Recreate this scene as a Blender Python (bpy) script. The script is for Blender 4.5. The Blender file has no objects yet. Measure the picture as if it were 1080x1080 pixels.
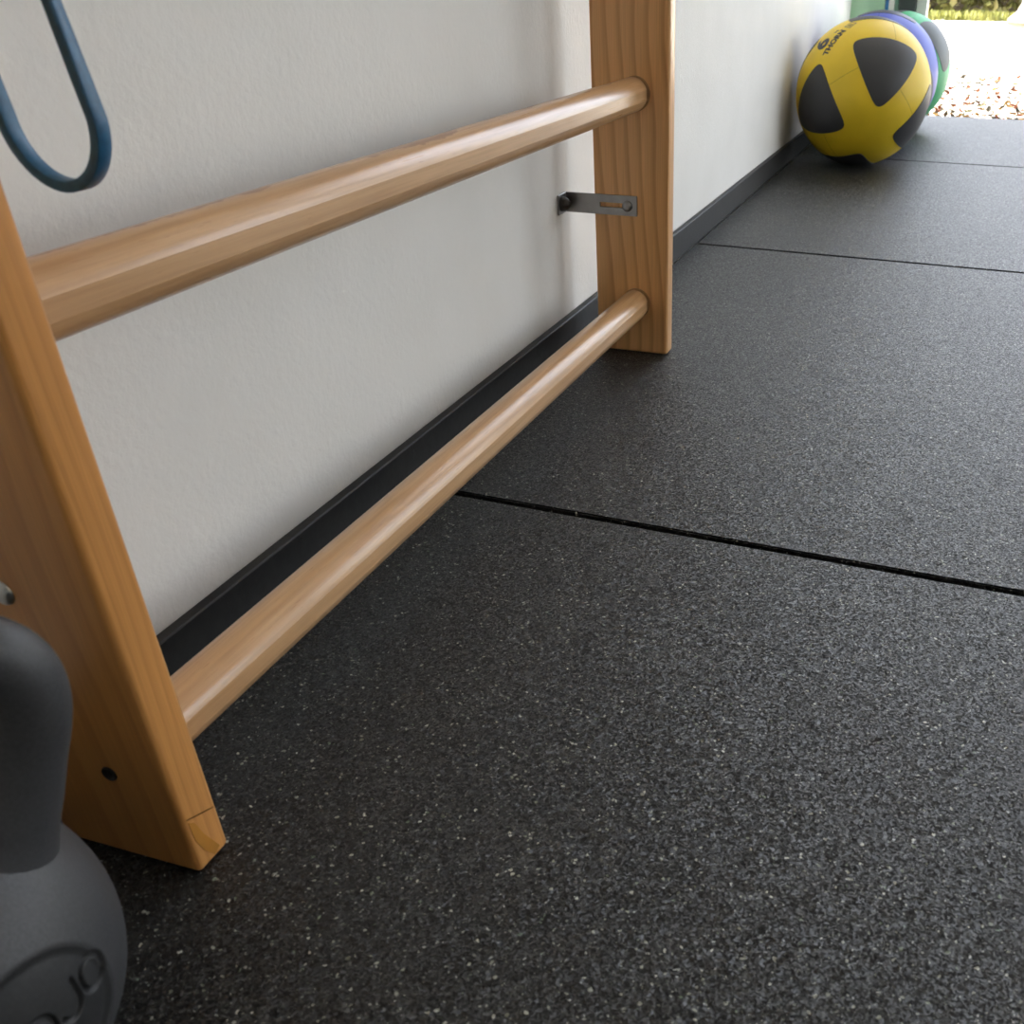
import bpy, bmesh, math, random
from mathutils import Vector, Matrix, noise
random.seed(7)
C = bpy.context.scene.collection
PI = math.pi

# ------------------------------------------------------------------ camera
def make_camera():
    yaw, pitch, roll = -0.3013, -0.5818, 0.004
    f = Vector((math.sin(yaw)*math.cos(pitch), math.cos(yaw)*math.cos(pitch), math.sin(pitch)))
    r = Vector((math.cos(yaw), -math.sin(yaw), 0)); u = r.cross(f)
    c, s = math.cos(roll), math.sin(roll)
    r, u = c*r + s*u, -s*r + c*u
    cam = bpy.data.cameras.new('camera'); o = bpy.data.objects.new('camera', cam); C.objects.link(o)
    m = Matrix((r, u, -f)).transposed().to_4x4(); m.translation = Vector((0.4774, -0.8462, 0.4237))
    o.matrix_world = m
    cam.sensor_width = 36; cam.lens = 36*1027.8/1080
    cam.shift_x = -(692.7-540)/1080; cam.shift_y = (631.7-540)/1080
    cam.clip_start = 0.01; cam.clip_end = 200
    cam.dof.use_dof = True; cam.dof.focus_distance = 0.95; cam.dof.aperture_fstop = 17
    bpy.context.scene.camera = o
make_camera()

# ------------------------------------------------------------------ world, sun, exposure
def make_light():
    w = bpy.data.worlds.new('sky'); bpy.context.scene.world = w; w.use_nodes = True
    nt = w.node_tree; nt.nodes.clear()
    out = nt.nodes.new('ShaderNodeOutputWorld'); bg = nt.nodes.new('ShaderNodeBackground')
    sk = nt.nodes.new('ShaderNodeTexSky'); sk.sky_type = 'NISHITA'; sk.sun_disc = False
    sk.sun_elevation = math.radians(48); sk.sun_rotation = math.radians(-80); sk.air_density = 1.0; sk.dust_density = 3.0
    bg.inputs['Strength'].default_value = 0.52
    hs = nt.nodes.new('ShaderNodeHueSaturation'); hs.inputs['Saturation'].default_value = 0.45; nt.links.new(sk.outputs[0], hs.inputs['Color'])
    tint = nt.nodes.new('ShaderNodeMix'); tint.data_type = 'RGBA'; tint.blend_type = 'MULTIPLY'; tint.inputs[0].default_value = 1; nt.links.new(hs.outputs[0], tint.inputs[6]); tint.inputs[7].default_value = (1.02, 1.0, .97, 1)
    nt.links.new(tint.outputs[2], bg.inputs[0]); nt.links.new(bg.outputs[0], out.inputs[0])
    l = bpy.data.lights.new('sun', 'SUN'); l.energy = 4.5; l.angle = 0.009; l.color = (1, .95, .86)
    o = bpy.data.objects.new('sun', l); C.objects.link(o)
    o.rotation_euler = Vector((0.70, 0.06, -0.92)).to_track_quat('-Z', 'Y').to_euler()
    for nm, loc, tgt, sx, sy in (('door_daylight', (.81, 2.84, 1.12), (.81, 0, 1.12), 1.2, 2.26), ('side_door_daylight', (2.775, 2.84, 1.12), (2.775, 0, 1.12), 1.36, 2.26),
                                 ('window_daylight', (4.56, 1.6, 1.2), (0, 1.6, 1.2), 1.82, 2.02)):
        a = bpy.data.lights.new(nm, 'AREA'); a.shape = 'RECTANGLE'; a.size = sx; a.size_y = sy; a.cycles.is_portal = True
        ao = bpy.data.objects.new(nm, a); C.objects.link(ao); ao.location = loc
        ao.rotation_euler = (Vector(tgt)-Vector(loc)).to_track_quat('-Z', 'Z').to_euler()
    vs = bpy.context.scene.view_settings
    vs.view_transform = 'Standard'; vs.look = 'None'; vs.gamma = 1; vs.use_curve_mapping = False
    vs.exposure = 1.55
make_light()

# ------------------------------------------------------------------ helpers
def tag(o, label=None, cat=None, group=None, kind=None):
    if label: o['label'] = label
    if cat: o['category'] = cat
    if group: o['group'] = group
    if kind: o['kind'] = kind
    return o
def empty(name, loc, label, cat, group=None):
    o = bpy.data.objects.new(name, None); C.objects.link(o); o.location = loc; o.empty_display_size = .05
    return tag(o, label, cat, group)
def obj(name, bm, mat, parent=None, smooth=None, loc=None):
    if smooth is not None:
        for f in bm.faces: f.smooth = True
        for e in bm.edges:
            if len(e.link_faces) == 2 and e.calc_face_angle(0) > math.radians(smooth): e.smooth = False
    me = bpy.data.meshes.new(name); bm.to_mesh(me); bm.free()
    if mat: me.materials.append(mat)
    o = bpy.data.objects.new(name, me); C.objects.link(o)
    if parent: o.parent = parent
    if loc: o.location = loc
    return o
def box(bm, x0, x1, y0, y1, z0, z1, bev=0, seg=2):
    r = bmesh.ops.create_cube(bm, size=1)
    for v in r['verts']:
        v.co = Vector(((x0+x1)/2+v.co.x*(x1-x0), (y0+y1)/2+v.co.y*(y1-y0), (z0+z1)/2+v.co.z*(z1-z0)))
    if bev:
        es = list({e for v in r['verts'] for e in v.link_edges})
        bmesh.ops.bevel(bm, geom=es, offset=bev, segments=seg, affect='EDGES', profile=.5)
    return bm
def lathe(bm, prof, n=32, mat=None):
    rings = []
    for r, z in prof:
        if r < 1e-6: rings.append([bm.verts.new((0, 0, z))])
        else: rings.append([bm.verts.new((r*math.cos(2*PI*k/n), r*math.sin(2*PI*k/n), z)) for k in range(n)])
    for a, b in zip(rings, rings[1:]):
        for k in range(n):
            k2 = (k+1) % n
            if len(a) == 1 and len(b) == 1: continue
            if len(a) == 1: bm.faces.new((a[0], b[k2], b[k]))
            elif len(b) == 1: bm.faces.new((a[k], a[k2], b[0]))
            else: bm.faces.new((a[k], a[k2], b[k2], b[k]))
    if mat is not None: bmesh.ops.transform(bm, matrix=mat, verts=[v for r in rings for v in r])
    bmesh.ops.recalc_face_normals(bm, faces=bm.faces)
    return bm
def sweep(bm, pts, frames, prof, cap=True, closed=False):
    """pts centre line, frames (a,b) axis pairs, prof list of (u,v)"""
    rings = [[bm.verts.new(p + a*u + b*v) for u, v in prof] for p, (a, b) in zip(pts, frames)]
    n = len(prof); m = len(rings)
    for i in range(m if closed else m-1):
        A, B = rings[i], rings[(i+1) % m]
        for k in range(n): bm.faces.new((A[k], A[(k+1) % n], B[(k+1) % n], B[k]))
    if cap and not closed: bm.faces.new(rings[0][::-1]); bm.faces.new(rings[-1])
    bmesh.ops.recalc_face_normals(bm, faces=bm.faces)
    return bm

# ------------------------------------------------------------------ materials
class NT:
    def __init__(s, name):
        s.m = bpy.data.materials.new(name); s.m.use_nodes = True; s.t = s.m.node_tree
        s.b = s.t.nodes['Principled BSDF']
    def n(s, typ, ins=None, **kw):
        nd = s.t.nodes.new('ShaderNode'+typ)
        for k, v in kw.items(): setattr(nd, k, v)
        for k, v in (ins or {}).items():
            if isinstance(v, bpy.types.NodeSocket): s.t.links.new(v, nd.inputs[k])
            else: nd.inputs[k].default_value = v
        return nd
    def set(s, **kw):
        for k, v in kw.items():
            k = k.replace('_', ' ')
            if isinstance(v, bpy.types.NodeSocket): s.t.links.new(v, s.b.inputs[k])
            else: s.b.inputs[k].default_value = v
    def obj(s, scale=(1, 1, 1), loc=(0, 0, 0), rot=(0, 0, 0)):
        tc = s.n('TexCoord')
        return s.n('Mapping', {'Vector': tc.outputs['Object'], 'Scale': scale, 'Location': loc, 'Rotation': rot}).outputs[0]
    def ramp(s, fac, stops, interp='LINEAR'):
        r = s.n('ValToRGB', {'Fac': fac}); cr = r.color_ramp; cr.interpolation = interp
        while len(cr.elements) < len(stops): cr.elements.new(.5)
        for e, (p, c) in zip(cr.elements, stops): e.position = p; e.color = (*c, 1) if len(c) == 3 else c
        return r.outputs[0]
    def mix(s, fac, a, b, mode='MIX'):
        n = s.n('Mix', data_type='RGBA', blend_type=mode)
        for k, v in ((0, fac), (6, a), (7, b)):
            if isinstance(v, bpy.types.NodeSocket): s.t.links.new(v, n.inputs[k])
            else: n.inputs[k].default_value = v if k == 0 else ((*v, 1) if len(v) == 3 else v)
        return n.outputs[2]
    def math(s, op, a, b=0, c=0):
        n = s.n('Math', operation=op)
        for k, v in enumerate((a, b, c)):
            if isinstance(v, bpy.types.NodeSocket): s.t.links.new(v, n.inputs[k])
            else: n.inputs[k].default_value = v
        return n.outputs[0]
    def bump(s, h, strength=.3, dist=.002):
        b = s.n('Bump', {'Height': h, 'Strength': strength, 'Distance': dist}); s.set(Normal=b.outputs[0])

def plain(name, col, rough=.5, metal=0, spec=.5, nscale=0, namp=.1, bump=0):
    k = NT(name)
    k.set(Roughness=rough, Metallic=metal, Specular_IOR_Level=spec)
    if nscale:
        no = k.n('TexNoise', {'Vector': k.obj(), 'Scale': nscale, 'Detail': 4.0}).outputs[0]
        k.set(Base_Color=k.ramp(no, [(.3, [c*(1-namp) for c in col]), (.7, [c*(1+namp) for c in col])]))
        if bump: k.bump(no, bump, .001)
    else: k.set(Base_Color=(*col, 1))
    return k.m

def mat_wall():
    k = NT('painted_plaster'); v = k.obj()
    a = k.n('TexNoise', {'Vector': v, 'Scale': 160.0, 'Detail': 5.0, 'Roughness': .62}).outputs[0]
    b = k.n('TexNoise', {'Vector': v, 'Scale': 9.0, 'Detail': 3.0}).outputs[0]
    vo = k.n('TexVoronoi', {'Vector': v, 'Scale': 75.0}, feature='SMOOTH_F1').outputs[0]
    blob = k.ramp(vo, [(.0, (1, 1, 1)), (.28, (0, 0, 0))])
    h = k.math('ADD', a, k.math('MULTIPLY', blob, .35))
    k.set(Base_Color=k.ramp(b, [(.3, (.80, .785, .745)), (.7, (.84, .825, .79))]), Roughness=.62)
    k.bump(h, .38, .0016)
    return k.m
def mat_mat():
    k = NT('speckled_rubber'); v = k.obj()
    wv = k.n('TexNoise', {'Vector': v, 'Scale': 260.0, 'Detail': 2.0})
    vv = k.n('VectorMath', {0: v, 1: k.n('VectorMath', {0: wv.outputs['Color'], 1: (.004, .004, .004)}, operation='MULTIPLY').outputs[0]}, operation='ADD').outputs[0]
    vo = k.n('TexVoronoi', {'Vector': vv, 'Scale': 560.0})
    sep = k.n('SeparateColor', {0: vo.outputs['Color']})
    big = k.n('TexNoise', {'Vector': v, 'Scale': 5.0, 'Detail': 4.0}).outputs[0]
    base = k.ramp(sep.outputs[0], [(0, (.002, .002, .002)), (.55, (.006, .0062, .006)), (.85, (.016, .0165, .0155)), (1, (.042, .043, .039))])
    # pale flecks: some granules of a finer cell pattern
    vs = k.n('TexVoronoi', {'Vector': vv, 'Scale': 640.0})
    s2 = k.n('SeparateColor', {0: vs.outputs['Color']})
    pick = k.math('GREATER_THAN', s2.outputs[1], .915)
    core = k.math('LESS_THAN', vs.outputs['Distance'], .42)
    fl = k.math('MULTIPLY', pick, core)
    fcol = k.ramp(s2.outputs[0], [(0, (.04, .05, .038)), (.5, (.12, .125, .10)), (1, (.30, .31, .28))])
    col = k.mix(fl, base, fcol)
    v3 = k.n('TexVoronoi', {'Vector': vv, 'Scale': 400.0}); s3 = k.n('SeparateColor', {0: v3.outputs['Color']})
    f3 = k.math('MULTIPLY', k.math('GREATER_THAN', s3.outputs[1], .945), k.math('LESS_THAN', v3.outputs['Distance'], .40))
    col = k.mix(f3, col, k.ramp(s3.outputs[0], [(0, (.10, .14, .09)), (.3, (.20, .21, .16)), (1, (.42, .42, .36))]))
    dust = k.ramp(big, [(.35, (1, 1, 1)), (.75, (1.35, 1.35, 1.35))])
    col = k.mix(1.0, col, dust, 'MULTIPLY')
    k.set(Base_Color=col, Roughness=k.ramp(sep.outputs[2], [(0, (.34,)*3), (1, (.56,)*3)]), Specular_IOR_Level=.6)
    h = k.math('ADD', k.math('MULTIPLY', sep.outputs[1], .6), k.math('MULTIPLY', vo.outputs['Distance'], -.9))
    fine = k.n('TexNoise', {'Vector': v, 'Scale': 900.0, 'Detail': 2.0}).outputs[0]
    h = k.math('ADD', h, k.math('MULTIPLY', fine, .7))
    geo = k.n('NewGeometry'); cell = k.n('TexVoronoi', {'Vector': vv, 'Scale': 720.0})
    off = k.n('VectorMath', {0: cell.outputs['Color'], 1: (.5, .5, .5)}, operation='SUBTRACT').outputs[0]
    off = k.n('VectorMath', {0: off, 1: (.62, .62, .2)}, operation='MULTIPLY').outputs[0]
    nn = k.n('VectorMath', {0: k.n('VectorMath', {0: geo.outputs['Normal'], 1: off}, operation='ADD').outputs[0]}, operation='NORMALIZE').outputs[0]
    k.bump(h, .3, .0005)
    k.t.links.new(nn, [n for n in k.t.nodes if n.type == 'BUMP'][0].inputs['Normal'])
    return k.m
def mat_pine(name, tint=1.0, off=(0, 0, 0), con=1.0, hue=(1, 1, 1)):
    k = NT(name); v = k.obj((1, 1, .075), off)
    wob = k.n('TexNoise', {'Vector': k.obj((2, 2, 1.2), off), 'Scale': 3.0, 'Detail': 1.0})
    vv = k.n('VectorMath', {0: v, 1: k.n('VectorMath', {0: wob.outputs['Color'], 1: (.030, .030, .02)}, operation='MULTIPLY').outputs[0]}, operation='ADD').outputs[0]
    w = k.n('TexWave', {'Vector': vv, 'Scale': 52.0, 'Distortion': 1.1, 'Detail': 3.0, 'Detail Scale': .8}, wave_type='RINGS', rings_direction='Z', wave_profile='SAW').outputs[0]
    fib = k.n('TexNoise', {'Vector': k.obj((1, 1, .015)), 'Scale': 900.0, 'Detail': 3.0}).outputs[0]
    big = k.n('TexNoise', {'Vector': k.obj((1, 1, .2), off), 'Scale': 16.0, 'Detail': 3.0}).outputs[0]
    col = k.ramp(w, [(0, (.60*tint, .335*tint, .125*tint)), (.55, (.57*tint, .305*tint, .108*tint)), (.88, (.42*tint, .195*tint, .058*tint)), (1, (.50*tint, .25*tint, .08*tint))])
    col = k.mix(con, (.575*tint, .31*tint, .112*tint), col)
    col = k.mix(.8, col, k.ramp(fib, [(.3, (.88, .86, .82)), (.7, (1.06, 1.06, 1.06))]), 'MULTIPLY')
    col = k.mix(.9, col, k.ramp(big, [(.3, (.86, .83, .80)), (.7, (1.1, 1.1, 1.08))]), 'MULTIPLY')
    col = k.mix(1.0, col, hue, 'MULTIPLY')
    k.set(Base_Color=col, Roughness=.34, Specular_IOR_Level=.45, Coat_Weight=.25, Coat_Roughness=.18)
    k.bump(fib, .08, .0005)
    return k.m
def mat_rung(name, patch=False):
    k = NT(name)
    fib = k.n('TexNoise', {'Vector': k.obj((1, .02, 1)), 'Scale': 420.0, 'Detail': 4.0, 'Roughness': .6}).outputs[0]
    med = k.n('TexNoise', {'Vector': k.obj((1, .05, 1)), 'Scale': 95.0, 'Detail': 3.0}).outputs[0]
    fle = k.n('TexNoise', {'Vector': k.obj((1, .09, 1)), 'Scale': 900.0, 'Detail': 1.0}).outputs[0]
    col = k.ramp(med, [(.28, (.50, .275, .12)), (.5, (.60, .355, .17)), (.75, (.66, .405, .205))])
    col = k.mix(.8, col, k.ramp(fib, [(.3, (.82, .78, .72)), (.68, (1.08, 1.08, 1.08))]), 'MULTIPLY')
    col = k.mix(.7, col, k.ramp(fle, [(.68, (1, 1, 1)), (.78, (.78, .68, .58))]), 'MULTIPLY')
    if patch:
        # darker worn streaks along the back of the crest
        sx = k.n('SeparateXYZ', {0: k.n('TexCoord').outputs['Object']})
        edge = k.n('TexNoise', {'Vector': k.obj((.0, 1, .0)), 'Scale': 7.0, 'Detail': 5.0, 'Roughness': .65}).outputs[0]
        lim = k.math('MULTIPLY_ADD', edge, .042, -.0185)
        d = k.math('SUBTRACT', lim, sx.outputs[0])
        m1 = k.math('MULTIPLY', k.ramp(k.math('MULTIPLY', d, 700.0), [(0, (0, 0, 0)), (1, (1, 1, 1))]), k.math('GREATER_THAN', sx.outputs[2], 0.0))
        br = k.n('TexNoise', {'Vector': k.obj((1, .06, 1)), 'Scale': 160.0, 'Detail': 3.0}).outputs[0]
        m1 = k.math('MULTIPLY', m1, k.ramp(br, [(.35, (.35,)*3), (.6, (1,)*3)]))
        col = k.mix(k.math('MULTIPLY', m1, .8), col, (.27, .115, .045))
    k.set(Base_Color=col, Roughness=k.ramp(fib, [(.3, (.36,)*3), (.7, (.27,)*3)]), Specular_IOR_Level=.5, Coat_Weight=.35, Coat_Roughness=.16)
    k.bump(fib, .12, .0006)
    return k.m

M = {}
M['wall'] = mat_wall()
M['mat'] = mat_mat()
M['pine'] = mat_pine('pine_upright_lit', 1.46, (.035, .02, .3), .75, (1, 1.03, 1.2))  # far upright: pine colour lightened to stand in for bounced light
M['pine_near'] = mat_pine('pine_upright_near', 1.05, (-.02, .30, 1.1), .4, (1.14, .98, .80))
M['rung'] = mat_rung('beech_rung')
M['rung_worn'] = mat_rung('beech_rung_worn', True)
M['end_shade'] = plain('rung_end_shade_wood', (.40, .215, .085), .4, nscale=80, namp=.1)
M['steel'] = plain('brushed_steel', (.34, .33, .32), .38, 1, nscale=60, namp=.12)
M['zinc'] = plain('zinc_bolt', (.55, .55, .53), .3, 1)
M['dark_steel'] = plain('dark_screw', (.06, .055, .05), .4, .9)
M['rubber'] = plain('black_rubber_strip', (.018, .018, .019), .62, nscale=90, namp=.35, bump=.25)
M['ceil'] = plain('ceiling_white', (.82, .82, .8), .8)
M['frame_white'] = plain('frame_white', (.8, .8, .78), .4)
M['frame_dark'] = plain('frame_anthracite', (.035, .045, .045), .4)

# ------------------------------------------------------------------ setting
YE = 2.765
def mslab(name, x0, x1, y0, y1, z0, z1, mat): return tag(obj(name, box(bmesh.new(), x0, x1, y0, y1, z0, z1), mat), kind='structure')
mslab('wall_left', -.18, 0, -3.2, 2.68, -.06, 2.65, M['wall'])
mslab('floor', -.18, 4.7, -3.2, YE+.05, -.06, -.020, plain('concrete_slab', (.02, .02, .02), .8))
mslab('ceiling', -.18, 4.7, -3.2, YE+.05, 2.65, 2.75, M['ceil'])
mslab('wall_back', -.18, 4.7, -3.3, -3.2, -.06, 2.75, M['wall'])
bm = bmesh.new()                                  # far wall: lintel and right return round the door opening
box(bm, .0, 4.7, 2.68, 2.80, 2.25, 2.65); box(bm, 1.40, 2.10, 2.68, 2.80, -.02, 2.25); box(bm, 3.45, 4.7, 2.68, 2.80, -.02, 2.25)
tag(obj('wall_far', bm, M['wall']), kind='structure')
bm = bmesh.new()                                  # right wall with a window opening
box(bm, 4.5, 4.7, -3.2, .7, -.02, 2.65); box(bm, 4.5, 4.7, 2.5, 2.68, -.02, 2.65)
box(bm, 4.5, 4.7, .7, 2.5, -.02, .2); box(bm, 4.5, 4.7, .7, 2.5, 2.2, 2.65)
tag(obj('wall_right', bm, M['wall']), kind='structure')
bm = bmesh.new()
for y in (.7, 2.44): box(bm, 4.55, 4.62, y, y+.06, .2, 2.2)
box(bm, 4.55, 4.62, .7, 2.5, .2, .26); box(bm, 4.55, 4.62, .7, 2.5, 2.14, 2.2)
tag(obj('window_1', bm, M['frame_white']), kind='structure')
bm = bmesh.new()
for x in (2.10, 3.40): box(bm, x, x+.05, 2.71, 2.77, -.02, 2.25)
box(bm, 2.15, 3.40, 2.71, 2.77, 2.19, 2.25)
tag(obj('window_2', bm, M['frame_white']), kind='structure')
# baseboard: black rubber strip in three lengths
bm = bmesh.new()
for a, b in ((-1.6, 2.66),): box(bm, .0, .010, a, b, 0.0, .0445, .0012, 1)
def mat_base():
    k = NT('baseboard_rubber'); v = k.obj()
    a = k.n('TexNoise', {'Vector': v, 'Scale': 120.0, 'Detail': 3.0}).outputs[0]
    sc = k.n('TexNoise', {'Vector': k.obj((1, 1, .35)), 'Scale': 30.0, 'Detail': 6.0, 'Roughness': .7}).outputs[0]
    col = k.ramp(a, [(.3, (.006, .006, .006)), (.7, (.014, .014, .0145))])
    col = k.mix(k.ramp(sc, [(.66, (0, 0, 0)), (.74, (.55, .55, .55))]), col, (.13, .13, .13))
    k.set(Base_Color=col, Roughness=.55); k.bump(a, .25, .001); return k.m
tag(obj('baseboard_left', bm, mat_base(), smooth=30), kind='structure')

# ------------------------------------------------------------------ rubber floor mats
def floor_mat(y0, y1, label, gap=.0036):
    sk = -.0398; x0, x1 = .0105, 1.02
    f = lambda x, y: y + sk*(x-.2)
    bm = bmesh.new()
    P = [(x0, f(x0, y0+gap)), (x1, f(x1, y0+gap)), (x1, f(x1, y1-gap)), (x0, f(x0, y1-gap))]
    lo = [bm.verts.new((x, y, -.0198)) for x, y in P]; hi = [bm.verts.new((x, y, 0)) for x, y in P]
    bm.faces.new(lo[::-1]); top = bm.faces.new(hi)
    for k in range(4): bm.faces.new((lo[k], lo[(k+1) % 4], hi[(k+1) % 4], hi[k]))
    bmesh.ops.bevel(bm, geom=list(top.edges), offset=.0014, segments=2, affect='EDGES')
    o = obj('rubber_floor_mat', bm, M['mat'], smooth=40)
    return tag(o, label, 'floor mat', 'black rubber mats laid in a row along the wall')
floor_mat(-1.12, -.12, 'black speckled rubber floor mat nearest the camera, under the near upright')
floor_mat(-.12, .88, 'black speckled rubber floor mat under the far upright of the wall bars')
floor_mat(.88, 1.88, 'black rubber floor mat under the yellow ball, between the two thin far seams')
floor_mat(1.88, YE, 'black rubber floor mat at the doorway, meeting the gravel outside')
mslab('floor_right', 1.022, 4.5, -3.2, YE, -.0199, -.0005, M['mat'])  # unseen rest of the rubber floor, beyond the mats

# ------------------------------------------------------------------ wall bars
NY0, NY1, FY0, FY1 = -.5722, -.5478, .3109, .3345
XB, XF = .0372, .1300
XR = .0898
bars = empty('wall_bars', (0, 0, 0), 'varnished pine wall bars with round rungs fixed along the white wall', 'wall bars')
def upright(y0, y1, mat, nm='upright'):
    bm = bmesh.new()
    box(bm, XB, XF, y0, y1, .0008, 2.3, .0036, 4)
    return obj(nm, bm, mat, bars, smooth=35)
up_far = upright(FY0, FY1, M['pine'])
up_near = upright(NY0, NY1, M['pine_near'])

def rung(z, mat):
    a, b, fl = .0173, .0178, math.radians(17)     # round with one flat on the front
    ang = [fl + (2*PI-2*fl)*k/43 for k in range(44)] + [fl*q for q in (-.6, -.2, .2, .6)]
    def prof(s):
        out = []
        for t in ang:
            c, q = math.cos(t), math.sin(t)
            if abs((t+PI) % (2*PI) - PI) < fl-1e-4: c = math.cos(fl)
            out.append((s*a*c, s*b*q))
        return out
    bm = bmesh.new()
    ya, yb = NY1-.004, FY0+.004
    L = yb-ya
    st = [(0, .80), (.004, .82), (.0065, .90), (.010, .965), (.016, 1), (.2, 1), (.4, 1), (L-.4, 1), (L-.2, 1), (L-.016, 1), (L-.010, .965), (L-.0065, .90), (L-.004, .82), (L, .80)]
    rings = [[bm.verts.new((u, y-L/2, v)) for u, v in prof(s)] for y, s in st]
    for A, B in zip(rings, rings[1:]):
        for k in range(48): bm.faces.new((A[k], A[(k+1) % 48], B[(k+1) % 48], B[k]))
    bm.faces.new(rings[0]); bm.faces.new(rings[-1])
    bmesh.ops.recalc_face_normals(bm, faces=bm.faces)
    o = obj('rung', bm, mat, bars, smooth=14, loc=(XR, (ya+yb)/2, z))
    for y, d in ((NY1, 1), (FY0, -1)):
        bm = bmesh.new(); lathe(bm, [(0, .0007), (.0170, .0007), (.0180, .0002), (.0180, -.002), (0, -.002)], 40, Matrix.Translation((XR, y, z)) @ Matrix.Rotation(-d*PI/2, 4, 'X'))
        obj('rung_end_shade', bm, M['end_shade'], bars, smooth=30)  # darker disc stands in for the shadow round the rung's end
    return o
rungs = [rung(.0637+.2331*k, M['rung_worn'] if k == 1 else M['rung']) for k in range(10)]

def screw(parent, loc, axis=-1):
    """recessed screw head on an outer face, axis along y"""
    bm = bmesh.new()
    R = Matrix.Translation(loc) @ Matrix.Rotation(PI/2*(1 if axis < 0 else -1), 4, 'X')
    lathe(bm, [(0, .0006), (.0012, .0006), (.0013, .0002), (.0030, .0003), (.0038, .0010), (.0043, .0010), (.0046, .0004), (.0046, -.004), (0, -.004)], 24, R)
    return obj('screw', bm, M['dark_steel'], parent, smooth=40)
for k in range(10):
    screw(up_near, (XR+.0025, NY0, .0655+.2331*k)); screw(up_far, (XR+.0025, FY1, .0655+.2331*k), 1)
def bolt(parent, M4, name='bolt', r=.0065, h=.004, mat=None):
    bm = bmesh.new()
    lathe(bm, [(0, h), (r*.35, h*.97), (r*.7, h*.75), (r*.93, h*.4), (r, h*.1), (r, -.002), (0, -.002)], 24, M4)
    return obj(name, bm, mat or M['zinc'], parent, smooth=50)
bolt(up_near, Matrix.Translation((.0715, NY0, .1745)) @ Matrix.Rotation(PI/2, 4, 'X'), r=.0068, h=.0028)
# resin patch at the finger joint on the near foot: a darker inlay of the wood, kept in its own thin part
def resin():
    bm = bmesh.new()
    zc = [(-.5687, .0372), (-.5655, .0345), (-.5620, .0225), (-.5550, .0062), (-.5600, .0042), (-.5655, .0135), (-.5686, .0240)]
    zc = [(y, z) for y, z in zc]
    a = [bm.verts.new((XF+.00025, y, z)) for y, z in zc]; b = [bm.verts.new((XF-.001, y, z)) for y, z in zc]
    bm.faces.new(a)
    for k in range(len(a)): bm.faces.new((a[k], b[k], b[(k+1) % len(a)], a[(k+1) % len(a)]))
    bmesh.ops.recalc_face_normals(bm, faces=bm.faces)
    o = obj('resin_streak', bm, plain('resin_wood', (.50, .215, .035), .3, nscale=60, namp=.12), up_near); o['label'] = 'orange resin streak at the foot of the near upright'
    bm = bmesh.new()
    pts = [(-.5695, .0402), (-.5570, .0349), (-.5505, .0323)]
    for (ya, za), (yb, zb) in zip(pts, pts[1:]):
        v = [bm.verts.new((XF+.0002, ya, za)), bm.verts.new((XF+.0002, yb, zb)), bm.verts.new((XF+.0002, yb, zb-.0006)), bm.verts.new((XF+.0002, ya, za-.0006))]
        bm.faces.new(v)
    r = bmesh.ops.solidify(bm, geom=bm.faces[:], thickness=.0006)
    obj('finger_joint', bm, plain('joint_line', (.30, .13, .035), .5), up_near)
resin()
# L-shaped wall bracket with slot
def bracket():
    root = empty('bracket', (0, 0, 0), None, None); root.parent = bars; root.name = 'wall_bracket'
    for k in ('label', 'category'):
        if k in root: del root[k]
    bm = bmesh.new()
    t = .0022; z0, z1 = .1668, .1892; y = FY0
    # long leg on the inner face, slot cut as a frame of four bars
    sx0, sx1, sz0, sz1 = .0455, .0765, .1752, .1806
    X = [.0006, sx0, sx1, .0918]; Z = [z0, sz0, sz1, z1]
    V = {}
    for i, x in enumerate(X):
        for j, z in enumerate(Z):
            for s in (0, 1): V[i, j, s] = bm.verts.new((x, y-.0003-s*t, z))
    for i in range(3):
        for j in range(3):
            if (i, j) == (1, 1): continue
            bm.faces.new((V[i, j, 0], V[i+1, j, 0], V[i+1, j+1, 0], V[i, j+1, 0])); bm.faces.new((V[i, j, 1], V[i, j+1, 1], V[i+1, j+1, 1], V[i+1, j, 1]))
    def q(a, b): bm.faces.new((V[a+(0,)], V[b+(0,)], V[b+(1,)], V[a+(1,)]))
    for i in range(3): q((i, 0), (i+1, 0)); q((i, 3), (i+1, 3))
    for j in range(3): q((0, j), (0, j+1)); q((3, j), (3, j+1))
    q((1, 1), (2, 1)); q((1, 2), (2, 2)); q((1, 1), (1, 2)); q((2, 1), (2, 2))
    bmesh.ops.recalc_face_normals(bm, faces=bm.faces)
    box(bm, .0004, .0004+t, y-.0265, y-.0003, z0, z1, .0004, 1)
    obj('angle_plate', bm, M['steel'], root)
    bolt(root, Matrix.Translation((.0026, y-.0165, .1782)) @ Matrix.Rotation(PI/2, 4, 'Y'), r=.0086, h=.0105, mat=M['dark_steel'])
    bolt(root, Matrix.Translation((.0800, y-.0025, .1779)) @ Matrix.Rotation(PI/2, 4, 'X'), 'screw', r=.0064, h=.0030, mat=M['steel'])
bracket()

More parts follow.
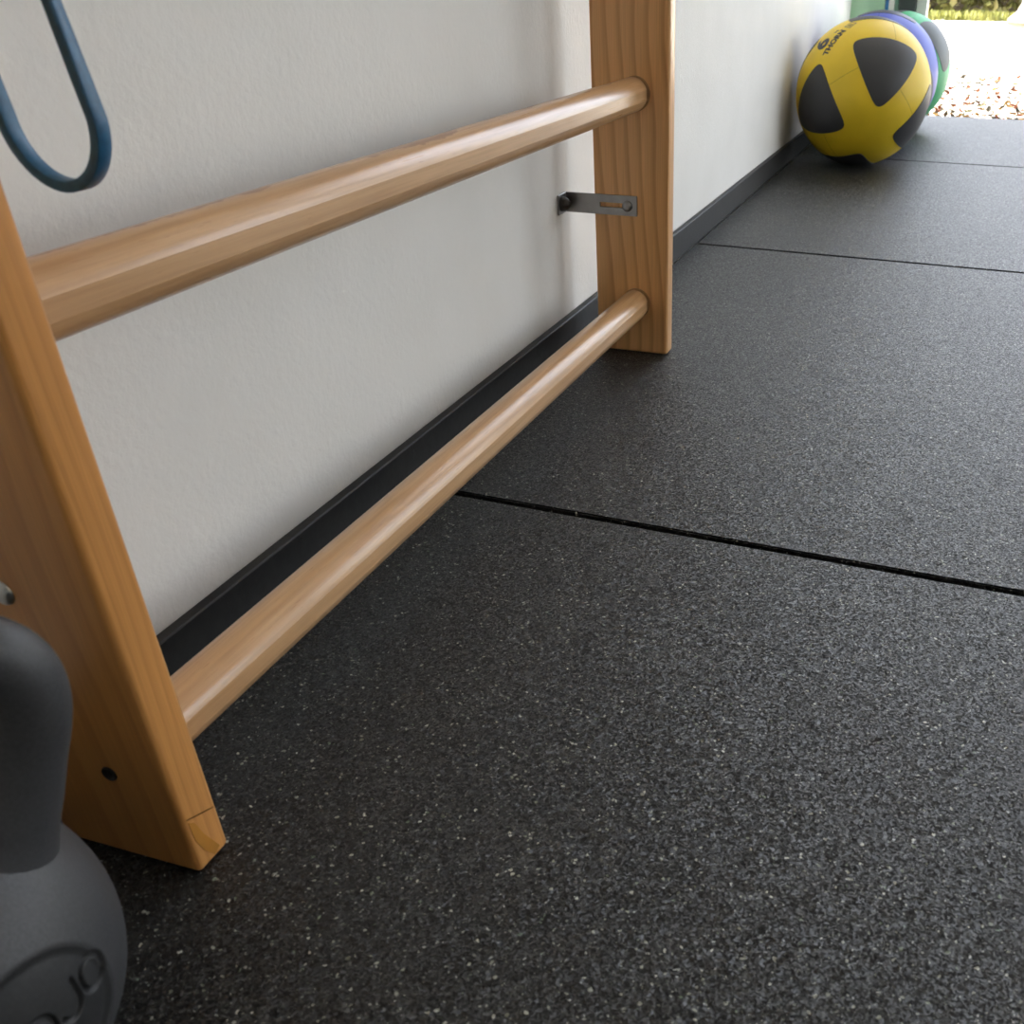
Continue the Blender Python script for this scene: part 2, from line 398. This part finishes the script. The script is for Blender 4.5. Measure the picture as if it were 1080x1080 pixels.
# ------------------------------------------------------------------ resistance band hanging from a higher rung
def band():
    bm = bmesh.new()
    pts = []; tw = []; top = .0637+.2331*3+.0169+.0025; zb = .3665; cx = .0945; cy = -.4855
    R = .0245
    N = 28
    for k in range(N):       # right strand from top to bottom, slightly twisted
        t = k/(N-1); pts.append((R*(.80+.20*t), top+(zb-top)*t)); tw.append(-.75*min(1, (1-t)*4.5))
    for k in range(1, 24):
        a = -PI*k/24; pts.append((R*math.cos(a), zb+R*1.12*math.sin(a))); tw.append(0)
    for k in range(N):
        t = k/(N-1); pts.append((-R*(1-.20*t), zb+(top-zb)*t)); tw.append(0)
    for k in range(1, 16):
        a = PI - PI*k/16; pts.append((R*.80*math.cos(a), top+R*.80*math.sin(a))); tw.append(-.75*k/16)
    n = len(pts); P = [Vector((cx+x-.135*min(max(z-zb, 0), .12), cy, z)) for x, z in pts]; F = []
    for i in range(n):
        tg = (P[(i+1) % n]-P[i-1]).normalized(); nr = Vector((0, 1, 0)).cross(tg).normalized(); b = Vector((0, 1, 0))
        c, q = math.cos(tw[i]), math.sin(tw[i]); F.append((nr*c+b*q, b*c-nr*q))
    h, w = .0024, .0040
    prof = [(-h, -w+.0006), (-h+.0006, -w), (h-.0006, -w), (h, -w+.0006), (h, w-.0006), (h-.0006, w), (-h+.0006, w), (-h, w-.0006)]
    sweep(bm, P, F, prof, closed=True)
    o = obj('resistance_band', bm, plain('blue_latex', (.018, .105, .21), .42, nscale=300, namp=.12), smooth=50)
    tag(o, 'blue rubber resistance band loop hanging in front of the white wall', 'resistance band')
band()

# ------------------------------------------------------------------ kettlebell
def kettlebell():
    base = Vector((.1150, -.7050, 0)); R = .080; zc = .0760
    root = empty('kettlebell', base, 'dark grey cast iron kettlebell with engraved oval, in front of the near upright', 'kettlebell')
    km = NT('powder_coated_iron'); v = km.obj()
    no = km.n('TexNoise', {'Vector': v, 'Scale': 700.0, 'Detail': 3.0}).outputs[0]
    km.set(Base_Color=km.ramp(no, [(.3, (.034, .034, .036)), (.7, (.052, .052, .055))]), Roughness=.5, Specular_IOR_Level=.5); km.bump(no, .22, .0006)
    # body: sphere with a flat foot and an engraved oval on the face towards phi0
    phi0 = math.radians(-3); th0 = math.radians(1); phih = math.radians(-35)      # azimuth and elevation of the oval's middle
    # letters as strokes in (u, v) metres on the surface
    def seg(p, a, b):
        ax, ay = a; bx, by = b; dx, dy = bx-ax, by-ay; t = max(0, min(1, ((p[0]-ax)*dx+(p[1]-ay)*dy)/(dx*dx+dy*dy)))
        return math.hypot(p[0]-ax-t*dx, p[1]-ay-t*dy)
    def arc(p, c, r, a0, a1):
        a = math.atan2(p[1]-c[1], p[0]-c[0])
        while a < a0: a += 2*PI
        if a <= a1: return abs(math.hypot(p[0]-c[0], p[1]-c[1])-r)
        return min(math.hypot(p[0]-c[0]-r*math.cos(q), p[1]-c[1]-r*math.sin(q)) for q in (a0, a1))
    H = .0074; rr = .0062
    def glyphO(p, x): 
        p = (p[0]-x, p[1]); h = H-rr
        if p[1] > h: return abs(math.hypot(p[0], p[1]-h)-rr)
        if p[1] < -h: return abs(math.hypot(p[0], p[1]+h)-rr)
        return abs(abs(p[0])-rr)
    def glyphJ(p, x):
        return min(seg(p, (x+rr*.8, H), (x+rr*.8, -H+rr)), arc(p, (x-.0005, -H+rr*.9), rr*.85, -PI*.92, 0))
    def glyphD(p, x):
        return min(seg(p, (x-rr, H), (x-rr, -H)), seg(p, (x-rr, H), (x, H)), seg(p, (x-rr, -H), (x, -H)), seg(p, (x+rr, H-rr), (x+rr, -H+rr)), arc(p, (x, H-rr), rr, 0, PI/2), arc(p, (x, -H+rr), rr, -PI/2, 0))
    def sm(x): x = max(0, min(1, x)); return x*x*(3-2*x)
    def depth(ph, th):
        du = (ph-phi0)*R*math.cos(th); dv = (th-th0)*R
        hw, hh = .0384, .0384
        # oval recess
        e = max(abs(du)-(hw-hh), 0); d = math.hypot(e, dv)-hh
        dep = .0019*(1-sm((d+.0055)/.0055))
        if d < 0:
            p = (du, dv-.0055)
            g = min(glyphD(p, -.0150), glyphO(p, .0004), glyphJ(p, .0153), glyphO(p, .0300))
            dep += .0018*(1-sm((g-.0008)/.0008))
        return dep
    phis = []
    a = phi0-math.radians(41); b = phi0+math.radians(41)
    nd = 300
    phis = [a+(b-a)*k/nd for k in range(nd)] + [b+(2*PI-(b-a))*k/60 for k in range(60)]
    ta, tb = th0-math.radians(32), th0+math.radians(32)
    ths = [-PI/2+ (ta+PI/2)*k/16 for k in range(1, 16)] + [ta+(tb-ta)*k/190 for k in range(190)] + [tb+(PI/2-tb)*k/28 for k in range(28)]
    bm = bmesh.new(); rings = []
    for th in ths:
        ring = []
        for ph in phis:
            inn = a <= ph <= b and ta <= th <= tb
            r = R-(depth(ph, th) if inn else 0)
            z = r*math.sin(th); rxy = r*math.cos(th)
            z = max(z, -zc+.0005)
            ring.append(bm.verts.new((rxy*math.cos(ph), rxy*math.sin(ph), zc+z)))
        rings.append(ring)
    n = len(phis)
    for A, B in zip(rings, rings[1:]):
        for k in range(n): bm.faces.new((A[k], A[(k+1) % n], B[(k+1) % n], B[k]))
    bm.faces.new(rings[0][::-1]); bm.faces.new(rings[-1])
    for f in bm.faces:
        c = f.calc_center_median(); q = Vector((c.x, c.y, c.z-zc)); ph = math.atan2(q.y, q.x); th = math.asin(max(-1, min(1, q.z/q.length)))
        if math.hypot((ph-phi0)*R*math.cos(th), (th-th0)*R) < .0362: f.material_index = 1
    bd = obj('body', bm, km.m, root, smooth=80)
    bd.data.materials.append(plain('recess_iron', (.019, .019, .020), .6, nscale=500, namp=.2))
    # handle: arch whose plane is square to the oval's facing direction, horns flared into the body
    dirx = Vector((-math.sin(phih), math.cos(phih), 0))     # towards the picture's right along the oval
    up = Vector((0, 0, 1)); nrm = Vector((math.cos(phih), math.sin(phih), 0))
    ctrl = [(.030, .112, .0450), (.040, .124, .0345), (.0500, .136, .0262), (.0600, .149, .0210), (.0685, .163, .0177), (.0748, .176, .0166), (.0780, .188, .0164), (.0772, .1995, .0164), (.0710, .2090, .0164), (.0560, .2165, .0164), (.0330, .2205, .0164)]
    ctrl = ctrl + [(0, .2220, .0164)] + [(-x, z, r) for x, z, r in ctrl[::-1]]
    pts, rad = [], []
    m = len(ctrl)
    for i in range(m-1):
        p0, p1, p2, p3 = [ctrl[max(0, min(m-1, i+d))] for d in (-1, 0, 1, 2)]
        for s in range(6):
            t = s/6
            q = [.5*((2*p1[j])+(-p0[j]+p2[j])*t+(2*p0[j]-5*p1[j]+4*p2[j]-p3[j])*t*t+(-p0[j]+3*p1[j]-3*p2[j]+p3[j])*t**3) for j in range(3)]
            pts.append(dirx*q[0]+up*q[1]); rad.append(q[2])
    pts.append(dirx*ctrl[-1][0]+up*ctrl[-1][1]); rad.append(ctrl[-1][2])
    bm = bmesh.new(); rings = []
    for i, p in enumerate(pts):
        tg = (pts[min(i+1, len(pts)-1)]-pts[max(i-1, 0)]).normalized(); s = tg.cross(nrm).normalized()
        rings.append([bm.verts.new(p+(s*math.cos(2*PI*k/32)+nrm*math.sin(2*PI*k/32))*rad[i]) for k in range(32)])
    for A, B in zip(rings, rings[1:]):
        for k in range(32): bm.faces.new((A[k], A[(k+1) % 32], B[(k+1) % 32], B[k]))
    bm.faces.new(rings[0]); bm.faces.new(rings[-1]); bmesh.ops.recalc_face_normals(bm, faces=bm.faces)
    obj('handle', bm, km.m, root, smooth=60)
kettlebell()

# ------------------------------------------------------------------ wall balls
E1 = Vector((.25946537, -.85859844, -.44213848)); E2 = Vector((.85715947, -.00617789, .51501405)); E3 = Vector((-.44492174, -.51261149, .73435284))
def leather(name, col):
    k = NT(name); v = k.obj()
    no = k.n('TexNoise', {'Vector': v, 'Scale': 420.0, 'Detail': 3.0}).outputs[0]
    bg = k.n('TexNoise', {'Vector': v, 'Scale': 12.0, 'Detail': 3.0}).outputs[0]
    k.set(Base_Color=k.ramp(bg, [(.3, [c*.93 for c in col]), (.7, [min(1, c*1.05) for c in col])]), Roughness=.48); k.bump(no, .15, .0006)
    return k.m
def text_mesh(body, size, extrude, bold=0):
    cu = bpy.data.curves.new('lettering', 'FONT'); cu.body = body; cu.size = size; cu.align_x = 'LEFT'; cu.extrude = extrude; cu.resolution_u = 3; cu.offset = bold
    o = bpy.data.objects.new('lettering', cu); C.objects.link(o)
    dg = bpy.context.evaluated_depsgraph_get(); dg.update()
    me = bpy.data.meshes.new_from_object(o.evaluated_get(dg)); bpy.data.objects.remove(o)
    bm = bmesh.new(); bm.from_mesh(me); bpy.data.meshes.remove(me); return bm
def wall_ball(loc, r, e1, e2, e3, c_main, c_panel, label, print_=False, w=.233, hi=True):
    root = empty('wall_ball', loc, label, 'exercise ball', 'wall balls lined up along the wall')
    seamm = plain('ball_seam', [c*.55 for c in c_main], .6)
    def warp(d, rr):
        # slumped a little where it rests: flattened foot
        p = d*rr
        lim = -loc[2]+.0006
        if p.z < lim+.006: p.z = max(lim, lim + .006*math.exp((p.z-lim-.006)/.006))
        return p
    bm = bmesh.new(); bmesh.ops.create_icosphere(bm, subdivisions=6, radius=1)
    for v in bm.verts: v.co = warp(v.co.normalized(), r)
    obj('cover', bm, leather('ball_cover', c_main), root, smooth=60)
    pm = leather('ball_panel', c_panel)
    for s1 in (1, -1):
        for s2 in (1, -1):
            for s3 in (1, -1):
                a, b, c = e1*s1, e2*s2, e3*s3
                cen = (a+b+c).normalized()
                q = math.sqrt(1-2*w*w)
                cor = [(a*q+b*w+c*w), (b*q+a*w+c*w), (c*q+a*w+b*w)]
                # outline: great-ish small-circle edges between corners, then corner rounding
                N = 60; out = []
                def edge(i, j, k, n):       # from corner i to j along d.k = w
                    res = []
                    for t in range(n):
                        u = t/n; d = (cor[i]*(1-u)+cor[j]*u)
                        ax = (a, b, c)[k]; pr = d-ax*d.dot(ax); res.append(ax*w+pr.normalized()*math.sqrt(1-w*w))
                    return res
                out = edge(0, 1, 2, N)+edge(1, 2, 0, N)+edge(2, 0, 1, N)
                for it in range(80):
                    out = [(out[i-1]+out[i]*2+out[(i+1) % len(out)]).normalized() for i in range(len(out))]
                bm = bmesh.new(); n = len(out); rings = []
                K = 10
                for kk in range(1, K+1):
                    f = kk/K
                    rings.append([bm.verts.new(warp((cen*(1-f)+d*f).normalized(), r+.0009)) for d in out])
                rings.append([bm.verts.new(warp((d+(d-cen)*.006).normalized(), r-.0008)) for d in out])
                cv = bm.verts.new(warp(cen, r+.0009))
                for i in range(n): bm.faces.new((cv, rings[0][i], rings[0][(i+1) % n]))
                for A, B in zip(rings, rings[1:]):
                    for i in range(n): bm.faces.new((A[i], B[i], B[(i+1) % n], A[(i+1) % n]))
                bmesh.ops.recalc_face_normals(bm, faces=bm.faces)
                obj('panel', bm, pm, root, smooth=60)
    # stitched seams across the bands, from panel edge to panel edge
    for ax, p, q in ((e1, e2, e3), (e2, e3, e1), (e3, e1, e2)):
        for s in (1, -1):
            for u in (1, -1):
                pts = []
                for k in range(13):
                    t = -w + 2*w*k/12
                    d = (p*s*.76 + q*u*.60).normalized()
                    pts.append((d*math.sqrt(1-t*t)+ax*t).normalized())
                fr = []; P = [warp(d, r+.0001) for d in pts]
                for k, d in enumerate(pts):
                    tg = (P[min(k+1, 12)]-P[max(k-1, 0)]).normalized(); fr.append((d, d.cross(tg).normalized()))
                bm = sweep(bmesh.new(), P, fr, [(.0004, 0), (0, .0006), (-.0006, 0), (0, -.0006)])
                obj('seam', bm, seamm, root, smooth=80)
    if print_:
        dt = (e1*-.63+e2*.78).normalized(); upv = (e1*-.78+e2*-.63).normalized()
        ink = plain('ball_print', (.035, .04, .05), .5); ink2 = plain('ball_print_pale', (.25, .22, .12), .5)
        def put(bm, name, mat, x, y, sx, sy):
            for v in bm.verts:
                d = (e3+dt*(x+v.co.x*sx)+upv*(y+v.co.y*sy)).normalized()
                v.co = d*(r+.0004+v.co.z*r)
            return obj(name, bm, mat, root)
        put(text_mesh('6', .36, .002, .012), 'weight_number', ink, -.20, .045, 1.12, 1.0)
        put(text_mesh('THORN', .135, .002, .006), 'lettering', ink, -.265, -.10, .93, 1.0)
        put(text_mesh('kg', .07, .002), 'lettering', ink2, .10, .045, 1, 1)
        put(text_mesh('fit', .095, .002), 'lettering', ink2, .275, -.085, 1, 1)
        bm = bmesh.new()
        X0, X1, Y0, Y1, t = .245, .40, -.115, .01, .012
        for a in ((X0, X1, Y0, Y0+t), (X0, X1, Y1-t, Y1), (X0, X0+t, Y0, Y1), (X1-t, X1, Y0, Y1)): box(bm, a[0], a[1], a[2], a[3], -.002, .002)
        put(bm, 'print_box', ink2, 0, 0, 1, 1)
    return root
wall_ball((.169, 1.78, .157), .157, E1, E2, E3, (.80, .565, .020), (.045, .045, .048), 'yellow wall ball with dark grey panels, frontmost against the wall', True)
def frame(c, spin):       # three band axes with one panel centred on direction c
    q = Vector((1, 1, 1)).normalized().rotation_difference(Vector(c).normalized()).to_matrix()
    m = Matrix.Rotation(spin, 3, Vector(c).normalized()) @ q
    return m @ Vector((1, 0, 0)), m @ Vector((0, 1, 0)), m @ Vector((0, 0, 1))
wall_ball((.163, 2.103, .157), .157, *max((frame((.08, .14, .985), k*.05) for k in range(126)), key=lambda f: f[0].dot(Vector((.74, -.30, .60)))), (.07, .10, .50), (.05, .055, .08), 'blue wall ball with dark grey panels, mostly hidden behind the yellow one')
wall_ball((.183, 2.425, .151), .151, *frame((.80, -.22, .56), 2.2), (.05, .40, .16), (.06, .07, .065), 'green wall ball with grey panels, rearmost by the doorway')

# ------------------------------------------------------------------ door frame at the end of the wall
def door():
    root = bpy.data.objects.new('door_1', None); C.objects.link(root); root.location = (0, 2.72, 0); tag(root, kind='structure')
    def part(nm, x0, x1, y0, y1, z0, z1, mat):
        o = obj(nm, box(bmesh.new(), x0, x1, y0-2.72, y1-2.72, z0, z1, .002, 1), mat, root); o['kind'] = 'structure'; return o
    part('door_glass', -.18, .100, 2.70, 2.76, -.02, 2.25, plain('green_reflection', (.36, .56, .40), .3))  # door glass, the hedge's green reflection painted in as its colour
    part('blue_strip', .101, .1105, 2.705, 2.755, -.02, 2.25, plain('blue_seal', (.05, .22, .55), .4))
    part('white_strip', .112, .128, 2.70, 2.755, -.02, 2.25, M['frame_white'])
    part('green_seal', .129, .141, 2.705, 2.755, -.02, 2.25, plain('green_seal', (.20, .34, .26), .4))
    part('dark_frame', .142, .193, 2.70, 2.76, -.02, 2.25, M['frame_dark'])
    part('white_post', .194, .226, 2.71, 2.78, -.02, 2.25, M['frame_white'])
door()

# ------------------------------------------------------------------ outside
def gravel_mat():
    k = NT('pale_gravel'); v = k.obj()
    vo = k.n('TexVoronoi', {'Vector': v, 'Scale': 75.0}); sep = k.n('SeparateColor', {0: vo.outputs['Color']})
    no = k.n('TexNoise', {'Vector': v, 'Scale': 2.2, 'Detail': 3.0}).outputs[0]
    col = k.ramp(sep.outputs[0], [(0, (.10, .075, .045)), (.05, (.20, .15, .09)), (.08, (.58, .53, .45)), (.5, (.72, .68, .6)), (1, (.84, .82, .77))])
    k.set(Base_Color=col, Roughness=.9); k.bump(k.math('MULTIPLY', vo.outputs['Distance'], -1.0), .8, .006)
    return k.m
GM = gravel_mat()
mslab('ground', -8, 14, YE+.005, 22, -.30, -.030, GM)
def pebbles():
    bm = bmesh.new(); rnd = random.Random(3)
    for i in range(2600):
        y = YE+.02+ (rnd.random()**1.6)*2.6; x = rnd.uniform(-.1, 1.5)
        s = rnd.uniform(.006, .014)
        r = bmesh.ops.create_icosphere(bm, subdivisions=1, radius=s)
        sx, sy, sz = rnd.uniform(.7, 1.3), rnd.uniform(.7, 1.3), rnd.uniform(.45, .8)
        for v in r['verts']:
            v.co = Vector((v.co.x*sx+x, v.co.y*sy+y, v.co.z*sz-.030+s*.25))
    o = obj('gravel', bm, GM, smooth=80); tag(o, 'pale sunlit gravel pebbles outside the doorway', 'gravel', kind='stuff')
pebbles()
def leaves():
    rnd = random.Random(11)
    cols = [(.16, .085, .02), (.20, .12, .03), (.13, .045, .015), (.10, .09, .03), (.05, .04, .02), (.20, .07, .03)]
    mats = [plain('dry_leaf', c, .7, nscale=200, namp=.3) for c in cols]
    protos = []
    for k in range(6):
        bm = bmesh.new(); L = .034; W = .012; n = 8
        rows = []
        for i in range(n+1):
            t = i/n; w = W*math.sin(PI*min(1, t*.93+.05))**.8*(1-.25*t); curl = (.010+.004*k)*(t-.5)**2*2
            rows.append([bm.verts.new(((t-.5)*L, s*w, curl+abs(s)*w*.45)) for s in (-1, -.5, 0, .5, 1)])
        for A, B in zip(rows, rows[1:]):
            for j in range(4): bm.faces.new((A[j], A[j+1], B[j+1], B[j]))
        bmesh.ops.solidify(bm, geom=bm.faces[:], thickness=.0006)
        me = bpy.data.meshes.new('fallen_leaf'); bm.to_mesh(me); bm.free(); me.materials.append(mats[k]); protos.append(me)
    for i in range(290):
        y = YE+.04+(rnd.random()**1.7)*1.5; x = rnd.uniform(.20, .58)+ (y-YE)*rnd.uniform(-.1, .05)
        o = bpy.data.objects.new('fallen_leaf', protos[rnd.randrange(6)]); C.objects.link(o)
        o.location = (x, y, -.018+rnd.uniform(0, .004)); s = rnd.uniform(.35, 1.05)
        o.scale = (s, s, s); o.rotation_euler = (rnd.uniform(-.4, .4), rnd.uniform(-.4, .4), rnd.uniform(0, 2*PI))
        tag(o, 'small dry brown leaf lying on the sunlit gravel outside the doorway', 'leaf', 'fallen leaves on the gravel')
leaves()
def foliage(name, x0, x1, y0, y1, zf, z0, nleaf, size, cols, label, cat, kind=None, seed=1, upright_=False):
    rnd = random.Random(seed); bm = bmesh.new()
    for i in range(nleaf):
        x = rnd.uniform(x0, x1); y = y0+(rnd.random()**1.5)*(y1-y0); z = rnd.uniform(z0, zf(x))
        s = size*rnd.uniform(.6, 1.3)
        if upright_: R = Matrix.Rotation(rnd.uniform(0, 2*PI), 4, 'Z') @ Matrix.Rotation(PI/2+rnd.uniform(-.5, .5), 4, 'X'); asp = .18
        else: R = Matrix.Rotation(rnd.uniform(0, 2*PI), 4, 'Z') @ Matrix.Rotation(rnd.uniform(0, PI), 4, 'X'); asp = .5
        T = Matrix.Translation((x, y, z)) @ R
        pts = [(-.5*0, -.5), (.5*asp, -.1), (.3*asp, .3), (0, .6), (-.3*asp, .3), (-.5*asp, -.1)]
        f = bm.faces.new([bm.verts.new(T @ Vector((px*s*2, py*s, .12*s*abs(px)))) for px, py in pts])
    k = NT(name+'_leaf'); no = k.n('TexNoise', {'Vector': k.obj(), 'Scale': 9.0, 'Detail': 5.0}).outputs[0]
    k.set(Base_Color=k.ramp(no, [(.3, cols[0]), (.5, cols[1]), (.7, cols[2])]), Roughness=.5)
    o = obj(name, bm, k.m); return tag(o, label, cat, kind=kind)
foliage('hedge', -3.5, 4.5, 10.1, 10.6, lambda x: 1.75+.1*math.sin(3*x), .0, 15000, .085, [(.045, .052, .012), (.13, .125, .03), (.26, .215, .07)], 'leafy green hedge beyond the gravel, behind the white pot', 'hedge', seed=5)
mslab('wall_garden', -4, 5, 10.95, 11.05, -.03, 1.6, plain('garden_soil', (.05, .04, .025), .9))
foliage('grass', -3.0, 4.0, 9.45, 9.85, lambda x: .02, -.03, 9000, .05, [(.12, .14, .02), (.20, .20, .04), (.28, .27, .07)], 'yellow green grass strip growing at the foot of the hedge', 'grass', 'stuff', 9, True)
def pot():
    root = empty('garden_pot', (.80, 8.80, -.0295), 'pale rounded stone pot standing on the gravel in front of the hedge', 'pot')
    bm = bmesh.new()
    lathe(bm, [(0, .0), (.335, .0), (.350, .012), (.350, .05), (.335, .065), (.29, .10), (.262, .16), (.258, .30), (.275, .50), (.315, .66), (.335, .70), (.30, .70), (.26, .60), (0, .58)], 48)
    obj('body', bm, plain('pale_stone', (.27, .245, .22), .8, nscale=20, namp=.1), root, smooth=40)
    bm = bmesh.new(); lathe(bm, [(.336, .012), (.353, .013), (.353, .034), (.336, .035)], 48)
    obj('foot_ring', bm, plain('brown_foot', (.11, .075, .045), .8), root, smooth=40)
pot()
